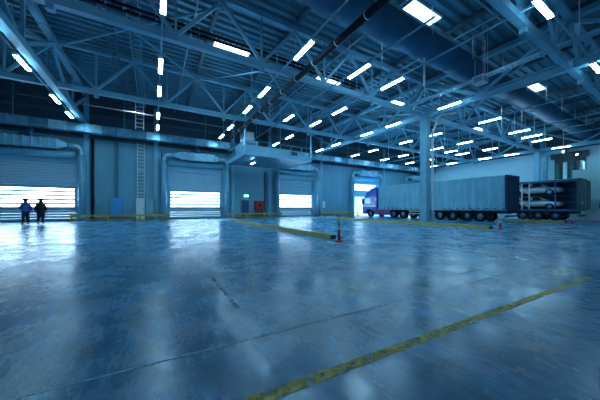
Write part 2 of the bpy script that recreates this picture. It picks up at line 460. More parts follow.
# ------------------------------------------------------------------ lamps
HL = 7.70; LZ = H+HL
ROWS = [(-.785, 'all', 'the leftmost row'), (.04, 'all', 'the row above the white cabinet'), (.823, 'all', 'the row left of the dark pipe'), (1.30, 'alt', 'the sparse row by the dark pipe'),
        (1.66, 'all', 'the row between pipe and column'), (2.50, 'all', 'the row beside the column'), (3.33, 'all', 'the first row beyond the column'), (4.15, 'all', 'the second row beyond the column'),
        (4.58, 'alt', 'the sparse row above the trailer'), (4.97, 'all', 'the third full row beyond the column'), (5.84, 'all', 'the farthest right row')]
STARTS = [1.24, 1.90, 2.34, 3.0, 3.45]
lamp0 = None
def make_lamp():
    t = thing('strip_lamp', '', 'lamp', group='strip lamps hung below the roof trusses')
    L = 1.72
    MB().box(-.10, .10, 0, L, .02, .09, .015).build('lamp_housing', 'white', t)
    MB().box(-.09, .09, .03, L-.03, -.03, .02, .01).build('diffuser', 'lamp', t)
    for s in (0, L-.03): MB().box(-.10, .10, s, s+.03, -.035, .02).build('end_cap', 'white', t)
    h = MB(); h.tube([(0, L*.5, .09), (0, L*.5, .16)], .02, 6); h.build('hanger', 'steel', t)
    return t
for xr, kind, who in ROWS:
    X = xr*HL
    st = STARTS if kind == 'all' else [STARTS[0], STARTS[2]]
    if xr < -.5: st = STARTS[1:]
    n = len(st)
    for i, s in enumerate(st):
        j = n-1-i
        lab = 'strip lamp %s door wall, in %s' % ('nearest' if j == 0 else (ORD[j]+' from'), who)
        if lamp0 is None:
            lamp0 = make_lamp(); kids = family(lamp0); lamp0.location = (X, s*HL, LZ); lamp0['label'] = lab
        else: copy_of(lamp0, kids, (X, s*HL, LZ), 0, lab)
    r = thing('lamp_rail', 'thin steel rail carrying ' + who + ' of lamps', 'rail', (X, 0, LZ+.16), group='rails carrying the lamp rows')
    y0 = -6 if kind == 'all' else 6
    MB().box(-.035, .035, y0, 29.3, 0, .07).build('rail', 'steel', r)
    for y in ((4.4, 10.9, 13.2, 17.6, 22.05, 26.4) if xr < 4 else (9.9, 11.6, 17.6, 26.4)):
        MB().tube([(0, y+.3, .07), (0, y+.3, 2.9)], .022 if xr < 4 else .035, 6).build('hanger', 'steel' if xr < 4 else 'white', r)
# lamps set crosswise at the top right
for i, x in enumerate((12.0, 20.0)):
    lab = ['white strip lamp set crosswise, cut by the top frame edge at right', 'white strip lamp set crosswise at the far right frame edge'][i]
    copy_of(lamp0, kids, (x+1.85, .455*HL, LZ), PI/2, lab)
r = thing('lamp_rail', 'thin steel rail running crosswise through the top right corner', 'rail', (0, .455*HL, LZ+.16), group='rails carrying the lamp rows')
MB().box(6, 38, -.035, .035, 0, .07).build('rail', 'steel', r)
# lamps under walkway and by the right wall
l = copy_of(lamp0, kids, (9.4, 25.5, 6.15), 0, 'short strip lamp under the walkway platform'); l.scale = (.8, .75, .8)
copy_of(lamp0, kids, (45.2, 10.3, 8.35), PI/2+.25, 'nearer small lamp under the dark roof by the far right wall').scale = (.8, .8, .8)
copy_of(lamp0, kids, (47.6, 9.6, 8.1), PI/2+.25, 'farther small lamp under the dark roof by the far right wall').scale = (.8, .8, .8)

# ------------------------------------------------------------------ ducts and services
# round main duct
r = thing('round_duct', 'huge dark round ventilation duct crossing under the roof', 'duct', (0, 8.8, 10.75))
dk = MB(); dk.tube([(-8, 0, 0), (48.5, 0, 0)], .75, 40); dk.build('duct_shell', 'galv_dull', r)
sm = None; x = -6.5
while x < 48:
    MB().tube([(x, 0, 0), (x+.06, 0, 0)], .775, 40).build('seam_ring', 'galv_dull', r); x += 4.5
x = -4.3
while x < 46:
    MB().tube([(x, -.78, .0), (x, -.78, 1.55)], .025, 6).build('hanger_rod', 'white', r)
    x += 4.357
MB().tube([(-8, -.50, .64), (48, -.50, .64)], .05, 8).build('conduit', 'frame', r)
MB().tube([(13.6, 0, -2.4), (13.6, 0, -.74)], .055, 8).build('drop_rod', 'white', r)
# rectangular duct along the wall
r = thing('wall_duct', 'long galvanised rectangular duct running high along the door wall', 'duct', (0, 29.6, 8.22))
x = -15.; i = 0
while x < 49.5:
    w = random.choice((1.15, 1.2, 1.3)); x2 = min(x+w, 49.6)
    b = MB(); b.box(x, x2-.07, 0, .8, 0, .74); b.box(x2-.05, x2, -.05, .85, -.03, .77)
    b.build('duct_section', random.choice(('galv', 'galv_light', 'galv_shade', 'galv')), r); x = x2
for x in (-10, -2.5, 5.0, 11.5, 18.5, 26, 33, 40):
    MB().tube([(x, -.05, -.1), (x, -.05, 3.4)], .022, 6).build('hanger_rod', 'steel', r)
# pipes
p = MB(); p.tube([(-15, 28.6, 10.35), (49, 28.6, 10.35)], .06, 8)
tag(p.build('sprinkler_pipe', 'steel_dark'), 'thin steel pipe running above the rectangular wall duct', 'pipe')
r = thing('dark_pipe', 'thick dark pipe slung under the round duct toward the door wall', 'pipe', (7.36, 0, 8.98))
MB().tube([(0, -8, 0), (0, 28.2, 0)], .155, 14).build('pipe', 'black', r)
y = 1.5
while y < 28:
    MB().tube([(0, y, 0), (0, y+.04, 0)], .175, 14).build('pipe_clamp', 'white', r); y += 1.9
def tray(name, label, along, a0, a1, c, z, w, m='galv', hang=True, drop=1.0, step=.3, hstep=2.2):
    r = thing(name, label, 'cable tray', (0, 0, 0)); P = (lambda a, o, zz: (c+o, a, zz)) if along == 'y' else (lambda a, o, zz: (a, c+o, zz))
    for s in (-1, 1): MB().bar(P(a0, s*w/2, z), P(a1, s*w/2, z), .04, .14).build('side_rail', m, r)
    a = a0
    while a < a1: MB().bar(P(a, -w/2, z-.02), P(a, w/2, z-.02), .05, .03).build('rung', m, r); a += step
    if hang:
        bw = .07 if hstep < 1 else .035
        a = a0+.4; n = 0
        while a < a1 and n < 40:
            MB().bar(P(a, w/2, z), P(a, w/2, z+drop), bw).build('tray_bracket', 'white', r)
            a += hstep; n += 1
    return r
tray('cable_tray', 'dark cable tray with white brackets left of the first rooflight', 'x', -8, 14.5, 14.75, 11.0, .4, 'black', True, .42, .35, .7)
tray('cable_tray', 'perforated bright cable tray running to the hung box', 'y', -5, 13.0, 18.15, 9.62, .34, 'galv_light', True, 2.4, .25, 4.1)
tray('cable_tray', 'ladder-like cable tray climbing high above the wall ladders', 'y', 6, 30.6, -1.0, 11.75, .55, 'steel', True, .5, .4, 4.4)
tray('cable_tray', 'narrow cable tray in the roof right of the blue cabinet', 'y', 8, 30.6, -2.3, 11.75, .4, 'steel_dark', False, .9, .4)
# thin conduits across the roof
CON = [((-8, 6.4, 12.0), (48, 6.4, 12.0), .05, 'thin conduit under the deck just in front of the round duct'), ((-14, 19.9, 11.9), (48, 19.9, 11.9), .05, 'thin conduit under the deck beyond the rooflights'),
       ((16.4, -4, 11.9), (16.4, 30, 11.9), .05, 'thin conduit beside the large rooflight'), ((27, -4, 11.7), (27, 30, 11.7), .05, 'thin conduit above the trailer tail'), ((-14, 26.6, 10.9), (48, 26.6, 10.9), .05, 'thin conduit high in front of the door wall'),
       ((1.9, -4, 11.6), (1.9, 30, 11.6), .045, 'thin conduit just right of the lamp row above the white cabinet'), ((11.0, -4, 11.75), (11.0, 30, 11.75), .06, 'pale conduit along the roof right of the dark pipe'),
       ((-10, 16.0, 11.7), (48, 16.0, 11.7), .06, 'pale conduit under the deck beyond the cable tray with brackets')]
for a_, b_, rad, lab in CON: tag(MB().tube([a_, b_], rad, 8).build('conduit', 'frame'), lab, 'pipe', 'conduits under the roof deck')
# hung box
r = thing('hanging_junction_box', 'small bright box hung on three wires from the roof', 'box', (17.45, 7.6, 8.95)); r.scale = (.72, .72, .72)
b = MB(); b.box(-.42, .42, -.42, .42, 0, .05)
for sx in (-1, 1):
    for sy in (-1, 1): b.bar((sx*.4, sy*.4, 0), (sx*.4, sy*.4, .6), .05)
b.box(-.42, .42, -.42, .42, .57, .61); b.build('box_frame', 'white', r)
for k in range(4):
    MB().box(*[(-.38, -.06, -.42, -.38, .1, .52), (.06, .38, -.42, -.38, .1, .52), (-.42, -.38, -.36, .3, .1, .52), (.38, .42, -.3, .3, .1, .52)][k]).build('side_panel', 'galv', r)
MB().ball((0, 0, -.03), (.2, .2, .06)).build('sensor', 'white', r)
for dx, dy in ((-.4, -.4), (.4, -.4), (0, .4)): MB().tube([(dx, dy, .6), (dx, dy, 5.0)], .016, 6).build('suspension_wire', 'white', r)
# silver pipe on the hall column
r = thing('column_pipe', 'thin silver pipe with a kink running down the right side of the steel column', 'pipe', (20.5, 13.2, 0))
pts = [(.55, -.6, 9.2), (.55, -.6, 8.75), (.50, -.55, 8.5), (.42, -.42, 8.1), (.30, -.36, 7.7), (.42, -.36, 7.3), (.42, -.36, 2.0)]
pts = [(1.6, -1.8, 9.3), (1.0, -.9, 9.3), (.85, -.5, 9.1), (.85, -.5, 8.6), (.55, -.42, 8.0), (.46, -.40, 7.8), (.46, -.40, 4.5), (.46, -.40, .3)]
MB().tube(pts, .10, 10).build('pipe', 'white', r)
for z in (7.3, 6, 4.5, 3, 1.5): MB().tube([(.46, -.40, z), (.46, -.40, z+.06)], .11, 10).build('pipe_clamp', 'white', r)

# big vertical pipe with elbow by the right wall, plus dark dock recess
r = thing('wall_pipe', 'fat pale vertical pipe with an elbow on the far right wall', 'pipe', (48.6, 13.0, 0))
pts = [(0, 0, 0), (0, 0, 8.4)] + [(0, -.7+.7*math.cos(t), 8.4+.7*math.sin(t)) for t in [PI/2*k/6 for k in range(1, 7)]] + [(0, -2.2, 9.1)]
MB().tube(pts, .42, 18).build('pipe', 'galv', r)
for z in (2.5, 5, 7.6): MB().tube([(0, 0, z), (0, 0, z+.1)], .46, 18).build('pipe_clamp', 'galv', r)
d = thing('door_6', None, None, (49.9, 9.2, 0), kind='structure')
MB().box(-.12, 0, 0, 3.0, 0, 8.2).build('door_leaf', 'dark', d)
for k in range(4): MB().tube([(-.3, .3+k*.8, 0), (-.3, .3+k*.8, 7.6)], .22, 10).build('door_post', ['block', 'green_panel', 'block', 'green_panel'][k], d)
MB().box(-.5, 0, -.3, 3.3, 8.2, 8.9).build('header', 'dark', d)
tag(MB().tube([(48.0, 9.0, 0), (48.0, 9.0, 7.2)], .13, 12).build('standing_pipe', 'white'), 'thin white vertical pipe left of the block-built room', 'pipe')

# ------------------------------------------------------------------ walkway platform
r = thing('walkway_platform', 'steel walkway platform with railing hung in front of the door wall', 'platform', (7.6, 23.4, 6.4))
W, D = 7.6, 6.7
MB().box(0, W, 0, D, .36, .42).build('deck_plate', 'steel', r); MB().box(.02, W-.02, .02, D-.02, .04, .07).build('soffit_sheet', 'galv_shade', r)
f = MB(); f.box(0, W, -.06, 0, 0, .45); f.build('fascia', 'steel', r)
MB().box(-.06, 0, -.06, D, 0, .45).build('fascia', 'steel', r); MB().box(W, W+.06, -.06, D, 0, .45).build('fascia', 'steel', r)
for y in (1.5, 3.0, 4.5, 6.0): MB().box(0, W, y-.06, y+.06, .1, .34).build('cross_beam', 'steel_dark', r)
rail = MB(); 
for z in (.95, 1.45): rail.tube([(0, 0, z), (W, 0, z)], .03, 6); rail.tube([(0, 0, z), (0, D-.2, z)], .03, 6)
rail.build('hand_rail', 'steel', r)
for k in range(7): MB().bar((k*W/6, 0, .42), (k*W/6, 0, 1.47), .05).build('rail_post', 'steel', r)
for k in range(1, 6): MB().bar((0, k*D/6, .42), (0, k*D/6, 1.47), .05).build('rail_post', 'steel', r)
for (x, y) in ((0, 0), (W, 0), (W*.5, 0)):
    MB().bar((x, y, .4), (x, y, 5.8), .13 if x != W*.5 else .04).build('suspension_post', 'galv_light', r)
for x in (.1, 2.6): MB().box(x, x+2.35, -.02, .02, .5, 1.0).build('kick_panel', 'frame', r)
r = thing('air_handling_unit', 'pale boxed air unit standing on the walkway platform corner', 'air unit', (8.1, 25.2, 6.82))
MB().box(0, 1.5, 0, 3.2, .1, 1.5, .03).build('casing', 'galv', r); MB().box(.1, 1.2, .3, 1.8, 1.5, 2.5, .03).build('upper_casing', 'white', r)
b = MB()
for k in range(8): b.box(.2, 1.3, -.02, 0, .3+k*.13, .36+k*.13)
b.build('louvre', 'dark', r); MB().box(.1, 1.4, .1, 3.1, 0, .1).build('plinth', 'dark', r)
r = thing('exhaust_fan', 'small dark fan unit on the right end of the walkway platform', 'fan', (12.9, 24.4, 6.82))
MB().tube([(0, 0, .45), (.9, 0, .45)], .32, 16).build('fan_drum', 'dark', r); MB().box(.1, .8, -.25, .25, 0, .15).build('stand', 'dark', r)
MB().box(1.0, 2.2, -.3, .5, 0.0, .62).build('duct_stub', 'galv', r)

# ------------------------------------------------------------------ wall equipment
WY = 31.5
def cabinet(x, w, z0, z1, d, m, label):
    r = thing('wall_cabinet', label, 'cabinet', (x, WY-.02-d, 0)); 
    MB().box(0, w, .02, d, z0, z1, .01).build('body', m, r)
    dr = MB().box(.02, w-.02, 0, .02, z0+.02, z1-.02).build('cabinet_door', m, r)
    MB().box(w-.12, w-.08, -.03, 0, (z0+z1)/2-.08, (z0+z1)/2+.08).build('handle', 'dark', dr)
    return r
cabinet(-3.75, .95, .35, 2.2, .35, 'cab_box', 'blue metal cabinet on the wall at the foot of the dark cable ladder')
cabinet(-1.62, .75, 0, 2.25, .45, 'white', 'white upright cabinet at the foot of the bright wall ladder')
cabinet(-.75, .85, .25, 2.25, .3, 'galv', 'grey metal cabinet directly right of the white cabinet')
cabinet(21.9+.6, .5, 1.2, 2.2, .2, 'white', 'small pale box on the wall right of the third dock door')
cabinet(-5.0, .4, 1.5, 2.2, .15, 'frame', 'small grey switch box on the wall near the first dock door')
def wall_ladder(x, w, z0, z1, m, label):
    r = thing('wall_ladder', label, 'ladder', (x, WY-.22, 0))
    for s in (-1, 1): MB().box(s*w/2-.03, s*w/2+.03, -.03, .03, z0, z1).build('stile', m, r)
    z = z0+.2
    while z < z1:
        MB().bar((-w/2, 0, z), (w/2, 0, z), .045).build('rung', m, r); z += .36 if m == 'white' else .45
    for z in (z0+.5, (z0+z1)/2, z1-.5):
        MB().box(-w/2, w/2, .03, .2, z, z+.05).build('wall_bracket', m, r)
wall_ladder(-3.3, .22, 2.25, 8.1, 'steel_dark', 'dark cable ladder above the blue wall cabinet')
wall_ladder(-1.2, .62, 2.3, 8.1, 'white', 'pale vertical ladder above the white cabinet')
r = thing('roof_ladder', 'short bright ladder section above the wall duct near the white cabinet', 'ladder', (-1.1, 26.2, 0))
for s in (-1, 1): MB().box(s*.3-.035, s*.3+.035, -.03, .03, 8.2, 10.6).build('stile', 'white', r)
for k in range(7): MB().bar((-.3, 0, 8.4+k*.36), (.3, 0, 8.4+k*.36), .045).build('rung', 'white', r)
# electrical conduit by second door
tag(MB().tube([(.75, WY-.08, .2), (.75, WY-.08, 7.6)], .05, 8).build('conduit', 'steel_dark'), 'dark vertical conduit on the wall left of the second dock door', 'pipe')
tag(MB().tube([(-5.2, WY-.14, .2), (-5.2, WY-.14, 8.0)], .12, 8).build('conduit', 'black'), 'black vertical conduit beside the first dock door', 'pipe')
tag(MB().tube([(13.0, WY-.08, .2), (13.0, WY-.08, 6.1)], .06, 8).build('conduit', 'black'), 'black vertical conduit right of the red fire cabinet', 'pipe')
# pass door + exit sign
d = thing('door_7', None, None, (9.65, WY, 0), kind='structure')
MB().box(0, 1.15, -.08, -.01, 0, 2.3).build('door_frame', 'frame', d)
lf = MB().box(.08, 1.07, -.11, -.08, .01, 2.22).build('door_leaf', 'navy', d)
MB().bar((.95, -.15, 1.0), (.82, -.15, 1.0), .03).build('handle', 'chrome', lf)
r = thing('exit_sign', 'green lit exit sign on the wall above the navy door', 'sign', (10.05, WY-.12, 2.62))
MB().box(0, .62, 0, .1, 0, .34, .01).build('sign_box', 'exit', r)
b = MB(); y = -.012; b.box(.40, .56, y, 0, .05, .29)
b.build('door_symbol', 'exit_white', r)
b = MB(); b.tube([(.2, y, .27), (.2, 0, .27)], .03, 10)
for p, q in (((.2, .24), (.17, .15)), ((.17, .15), (.24, .10)), ((.24, .10), (.22, .04)), ((.17, .15), (.12, .08)), ((.12, .08), (.06, .09)), ((.2, .22), (.27, .18)), ((.2, .22), (.12, .2))):
    b.bar((p[0], y/2, p[1]), (q[0], y/2, q[1]), .022, .02, up=(0, 1, 0))
b.bar((.30, y/2, .16), (.38, y/2, .16), .02, .02, up=(0, 1, 0)); b.build('running_figure', 'exit_white', r)
# fire point
r = thing('fire_cabinet', 'red fire equipment cabinet beside the navy door', 'fire cabinet', (11.5, WY-.42, 0))
MB().box(0, 1.25, .03, .4, .95, 2.15, .02).build('body', 'red_dark', r)
for x in (.03, .64): MB().box(x, x+.58, 0, .03, .98, 2.12).build('cabinet_door', 'red_dark', r)
w = MB(); w.tube([(.62, -.02, 1.55), (.62, .0, 1.55)], .18, 24); w.build('hose_reel', 'black', r)
MB().box(.1, 1.15, .08, .36, 0, .95).build('stand', 'dark', r)
for k, x in enumerate((11.15, 12.95)):
    r = thing('fire_extinguisher', ['red fire extinguisher left of the red fire cabinet', 'red fire extinguisher right of the red fire cabinet'][k], 'fire extinguisher', (x, WY-.3, .02), group='fire extinguishers')
    MB().tube([(0, 0, 0), (0, 0, .45), (0, 0, .52), (0, 0, .56)], [.09, .09, .06, .03], 14).build('bottle', 'red', r)
    MB().box(-.03, .03, -.08, .02, .56, .62).build('valve', 'black', r)
    MB().tube([(0, -.05, .58), (.1, -.06, .5), (.1, -.05, .2)], .015, 6).build('hose', 'black', r)

# ------------------------------------------------------------------ yellow barriers
def barrier(x0, x1, n, label, y=29.55):
    r = thing('guard_rail', label, 'barrier', (x0, y, 0), group='yellow guard rails before the wall'); L = x1-x0
    MB().box(0, L, -.04, .04, .42, .58, .01).build('top_rail', 'yellow', r)
    MB().box(0, L, -.03, .03, .14, .20).build('lower_rail', 'yellow', r)
    for k in range(n):
        x = .12+(L-.24)*k/(n-1)
        p = MB(); p.box(x-.09, x+.09, .04, .2, .0, .6, .01); p.box(x-.16, x+.16, .0, .26, 0, .02); p.build('rail_post', 'yellow', r)
barrier(-6.5, 1.45, 4, 'yellow guard rail in front of the blue and white cabinets')
barrier(7.4, 14.6, 4, 'yellow guard rail in front of the navy door and fire cabinet')
barrier(21.0, 28.4, 4, 'yellow guard rail between the third door and the blue lorry cab')
barrier(-20, -12.6, 4, 'yellow guard rail left of the first dock door')

# ------------------------------------------------------------------ floor kerbs, bollards, markings
def kerb(x, y0, y1, label, w=.22, h=.16):
    r = thing('floor_kerb', label, 'kerb', (x, y0, 0), group='yellow floor kerbs'); L = y1-y0
    b = MB(); b.prism([(-w/2, 0), (-w/2+.03, h), (w/2-.03, h), (w/2, 0)], .12, L, 'y'); b.build('kerb_bar', 'yellow', r)
    b = MB(); b.prism([(-w/2, 0), (-w/2+.03, h-.01), (w/2-.03, h-.01), (w/2, 0)], 0, .12, 'y'); b.build('end_cap', 'black', r)
kerb(6.25, 7.9, 22.6, 'yellow floor kerb running from the wall to the near bollard')
kerb(17.3, 6.9, 21.5, 'yellow floor kerb passing the foot of the steel column')
kerb(29.9, 6.6, 20, 'yellow floor kerb between the two trailers')
def bollard(x, y, label, h=.85, bands=True):
    r = thing('warning_bollard', label, 'bollard', (x, y, 0), group='red and white warning bollards')
    MB().tube([(0, 0, 0), (0, 0, .03), (0, 0, .06)], [.15, .15, .10], 20).build('base', 'red', r)
    MB().tube([(0, 0, .05), (0, 0, .45*h), (0, 0, h), (0, 0, h+.02)], [.062, .05, .045, .03], 16).build('post', 'red', r)
    for z in (.50, .78): MB().tube([(0, 0, z*h), (0, 0, (z+.2)*h)], .056, 16).build('reflective_band', 'white', r)
bollard(5.92, 7.2, 'red and white bollard at the near end of the leftmost yellow kerb')
bollard(16.9, 6.35, 'red and white bollard at the tail of the curtain-sided trailer', .78)
bollard(29.2, 6.1, 'small red bollard below the open-sided trailer', .45)
o = MB().box(-2.5, 6.2, -.048, .048, .001, .0035).build('floor_line', 'line_yellow'); o.location = (.64, 1.55, 0); o.rotation_euler = (0, 0, -.052); tag(o, 'worn yellow line painted across the near floor', 'floor marking')
o = MB().box(-6, 9, -.009, .009, .001, .003).build('floor_joint', 'line_pale'); o.location = (-.82, 2.38, 0); o.rotation_euler = (0, 0, -.043); tag(o, 'thin pale joint line crossing the near floor', 'floor marking')
for k, (ya, yb, dx) in enumerate(((3.1, 4.7, 0),)):
    o = MB().box(.88+dx, .94+dx, ya, yb, .001, .003).build('floor_scuff', 'mark_dark'); tag(o, 'dark straight scuff on the floor left of centre', 'floor marking')

# ------------------------------------------------------------------ lorries
def wheel(root, x, y, r=.5, w=.3, side=-1):
    b = MB(); pr = [(r*.62, 0), (r*.9, 0), (r, .04), (r, w-.04), (r*.9, w), (r*.62, w)]
    n = 28; rings = []
    for rr, dx in pr: rings.append([b.bm.verts.new((x-side*dx, y+rr*math.cos(2*PI*k/n), r+rr*math.sin(2*PI*k/n))) for k in range(n)])
    for i in range(len(rings)-1):
        for k in range(n):
            f = b.bm.faces.new([rings[i][k], rings[i][(k+1) % n], rings[i+1][(k+1) % n], rings[i+1][k]])
    t = b.build('wheel', 'black', root)
    h = MB(); sx = x-side*.03
    h.tube([(sx, y, r), (sx-side*.04, y, r), (x-side*.14, y, r), (x-side*.2, y, r)], [r*.2, r*.2, r*.45, r*.63], 24, smooth=False)
    h.build('wheel_rim', 'galv', t)
def curtain_trailer():
    r = thing('curtain_sided_trailer', 'long trailer with pale pleated side curtain and dark blue rear doors', 'trailer', (25.1, 9.04, 0))
    L, W = 13.6, 2.52
    MB().box(.03, W-.03, .03, L-.03, 1.08, 1.2).build('load_bed', 'dark', r)
    # pleated curtain with folds
    b = MB(); n = 270; pts = []
    for i in range(n+1):
        y = .12+(L-.24)*i/n
        d = .050*math.sin(y*2*PI/.62)+.012*math.sin(y*2*PI/.21+1.3)
        pts.append((d, y))
    for zz in range(6):
        z0 = 1.12+zz*(3.86-1.12)/6; z1 = 1.12+(zz+1)*(3.86-1.12)/6
        a0, a1 = 1-.6*zz/6, 1-.6*(zz+1)/6
        A = [b.bm.verts.new((d*a0, y, z0)) for d, y in pts]; B = [b.bm.verts.new((d*a1, y, z1)) for d, y in pts]
        for i in range(n): b.bm.faces.new([A[i], A[i+1], B[i+1], B[i]])
    c = b.build('side_curtain', 'tarp', r)
    for i in range(23):
        y = .5+i*.57
        MB().box(-.06, -.045, y-.025, y+.025, 1.02, 1.42).build('strap', 'chrome', c)
    b2 = MB(); b2.box(W-.02, W, .1, L-.1, 1.12, 3.86); b2.build('side_curtain', 'tarp', r)
    MB().box(0, W, 0, L, 3.86, 4.0, .02).build('roof', 'tarp', r)
    MB().box(-.02, .06, 0, L, 1.0, 1.14).build('side_rail', 'galv', r); MB().box(W-.06, W+.02, 0, L, 1.0, 1.14).build('side_rail', 'galv', r)
    MB().box(0, W, L-.06, L, 1.1, 3.9).build('headboard', 'cab_blue', r)
    for xa in (.03, W/2+.01):
        dr = MB().box(xa, xa+W/2-.04, -.05, .02, 1.15, 3.86).build('rear_door', 'tarp_dark', r)
        for q in (.35, .8): MB().tube([(xa+q, -.09, 1.1), (xa+q, -.09, 3.8)], .02, 8).build('lock_rod', 'galv_dull', dr)
    f = MB(); f.box(-.01, .05, -.06, .06, 1.0, 4.0); f.box(W-.05, W+.01, -.06, .06, 1.0, 4.0); f.box(0, W, -.06, .06, 3.88, 4.0); f.box(0, W, -.08, .05, .98, 1.12); f.build('rear_frame', 'tarp_dark', r)
    ch = MB(); ch.box(.75, .87, .2, 9.2, .72, 1.08); ch.box(W-.87, W-.75, .2, 9.2, .72, 1.08)
    for y in (1.96, 3.06, 4.36, 5.61, 8): ch.box(.4, W-.4, y-.07, y+.07, .5, .78)
    ch.build('chassis', 'dark', r)
    for y in (1.96, 3.06, 4.36, 5.61):
        for s, x in ((-1, .06), (1, W-.06)): wheel(r, x, y, .48, .36, s)
    for y in (1.25, 6.4): MB().box(.05, .45, y-.02, y+.02, .35, 1.0).build('mud_flap', 'black', r)
    MB().box(.1, W-.1, .02, .14, .45, .62).build('underrun_bar', 'galv_dull', r)
    for x in (.2, W-.5): MB().box(x, x+.3, -.02, .02, .66, .8).build('tail_lamp', 'red', r)
    for z in (.55, .82): MB().box(.04, .08, 6.9, 9.1, z, z+.09).build('side_guard', 'white', r)
    MB().box(.3, 1.1, 6.95, 7.5, .35, .9).build('tool_box', 'galv_dull', r)
    for x in (.5, W-.5): MB().box(x-.06, x+.06, 9.05, 9.17, .03, 1.0).build('landing_leg', 'galv_dull', r)
curtain_trailer()
def tractor():
    r = thing('lorry_tractor', 'blue lorry cab coupled to the pale curtain-sided trailer', 'lorry', (25.1, 22.75, 0))
    W = 2.5
    # side profile (y forward, z up)
    prof = [(.15, .75), (.15, 3.86), (.55, 3.92), (1.25, 3.72), (2.0, 3.25), (2.38, 2.75), (2.62, 1.75), (2.68, .95), (2.66, .55), (2.1, .45), (2.05, .95), (1.75, 1.12), (.95, 1.12), (.65, .85), (.6, .75)]
    c = MB(); c.prism(prof, 0.0, W, 'x'); es = [e for e in c.bm.edges if abs(e.verts[0].co.x-e.verts[1].co.x) < .01]
    bmesh.ops.bevel(c.bm, geom=es, offset=.07, segments=3, affect='EDGES')
    cab = c.build('cab', 'cab_blue', r)
    for s, x in ((-1, -.004), (1, W+.004)):
        MB().prism([(1.25, 1.75), (1.25, 2.55), (2.05, 2.55), (2.36, 2.15), (2.44, 1.75)], min(x, x+s*.01), max(x, x+s*.01)).build('side_window', 'exit_white' if 0 else 'pane_grey', cab)
    MB().prism([(2.52, 1.85), (2.56, 1.85), (2.44, 2.62), (2.38, 2.66)], .2, W-.2).build('windscreen', 'glass_dark', cab)
    MB().box(.25, W-.25, 2.62, 2.72, 1.0, 1.6).build('grille', 'dark', cab)
    MB().box(.05, W-.05, 2.5, 2.78, .35, .75, .04).build('bumper', 'cab_blue', cab)
    for x in (.12, W-.42): MB().box(x, x+.3, 2.7, 2.8, .5, .7).build('headlamp', 'white', cab)
    for s, x in ((-1, -.22), (1, W+.02)):
        MB().box(x, x+.2, 2.42, 2.55, 1.75, 2.55, .03).build('wing_mirror', 'black', cab)
    MB().box(-.01, 0.0, .25, 2.5, 1.4, 1.55).build('body_stripe', 'white', cab)
    ch = MB(); ch.box(.8, .95, -4.3, 2.3, .6, .95); ch.box(W-.95, W-.8, -4.3, 2.3, .6, .95); ch.box(.6, W-.6, -3.4, -2.2, .95, 1.05); ch.build('chassis', 'dark', r)
    MB().box(.03, .5, -2.0, .6, .32, 1.02, .04).build('side_fairing', 'purple', r); MB().box(W-.5, W-.03, -2.0, .6, .32, 1.02, .04).build('side_fairing', 'purple', r)
    for y in (1.3, -2.4, -3.75):
        for s, x in ((-1, .04), (1, W-.04)): wheel(r, x, y, .5, .34 if y > 0 else .55, s)
    MB().box(.15, .6, 1.9, 2.3, .35, .6).build('cab_step', 'purple', r)
M['pane_grey'] = mat('cab_side_glass', (.55, .62, .70), .1, .3, .05, 1)
tractor()

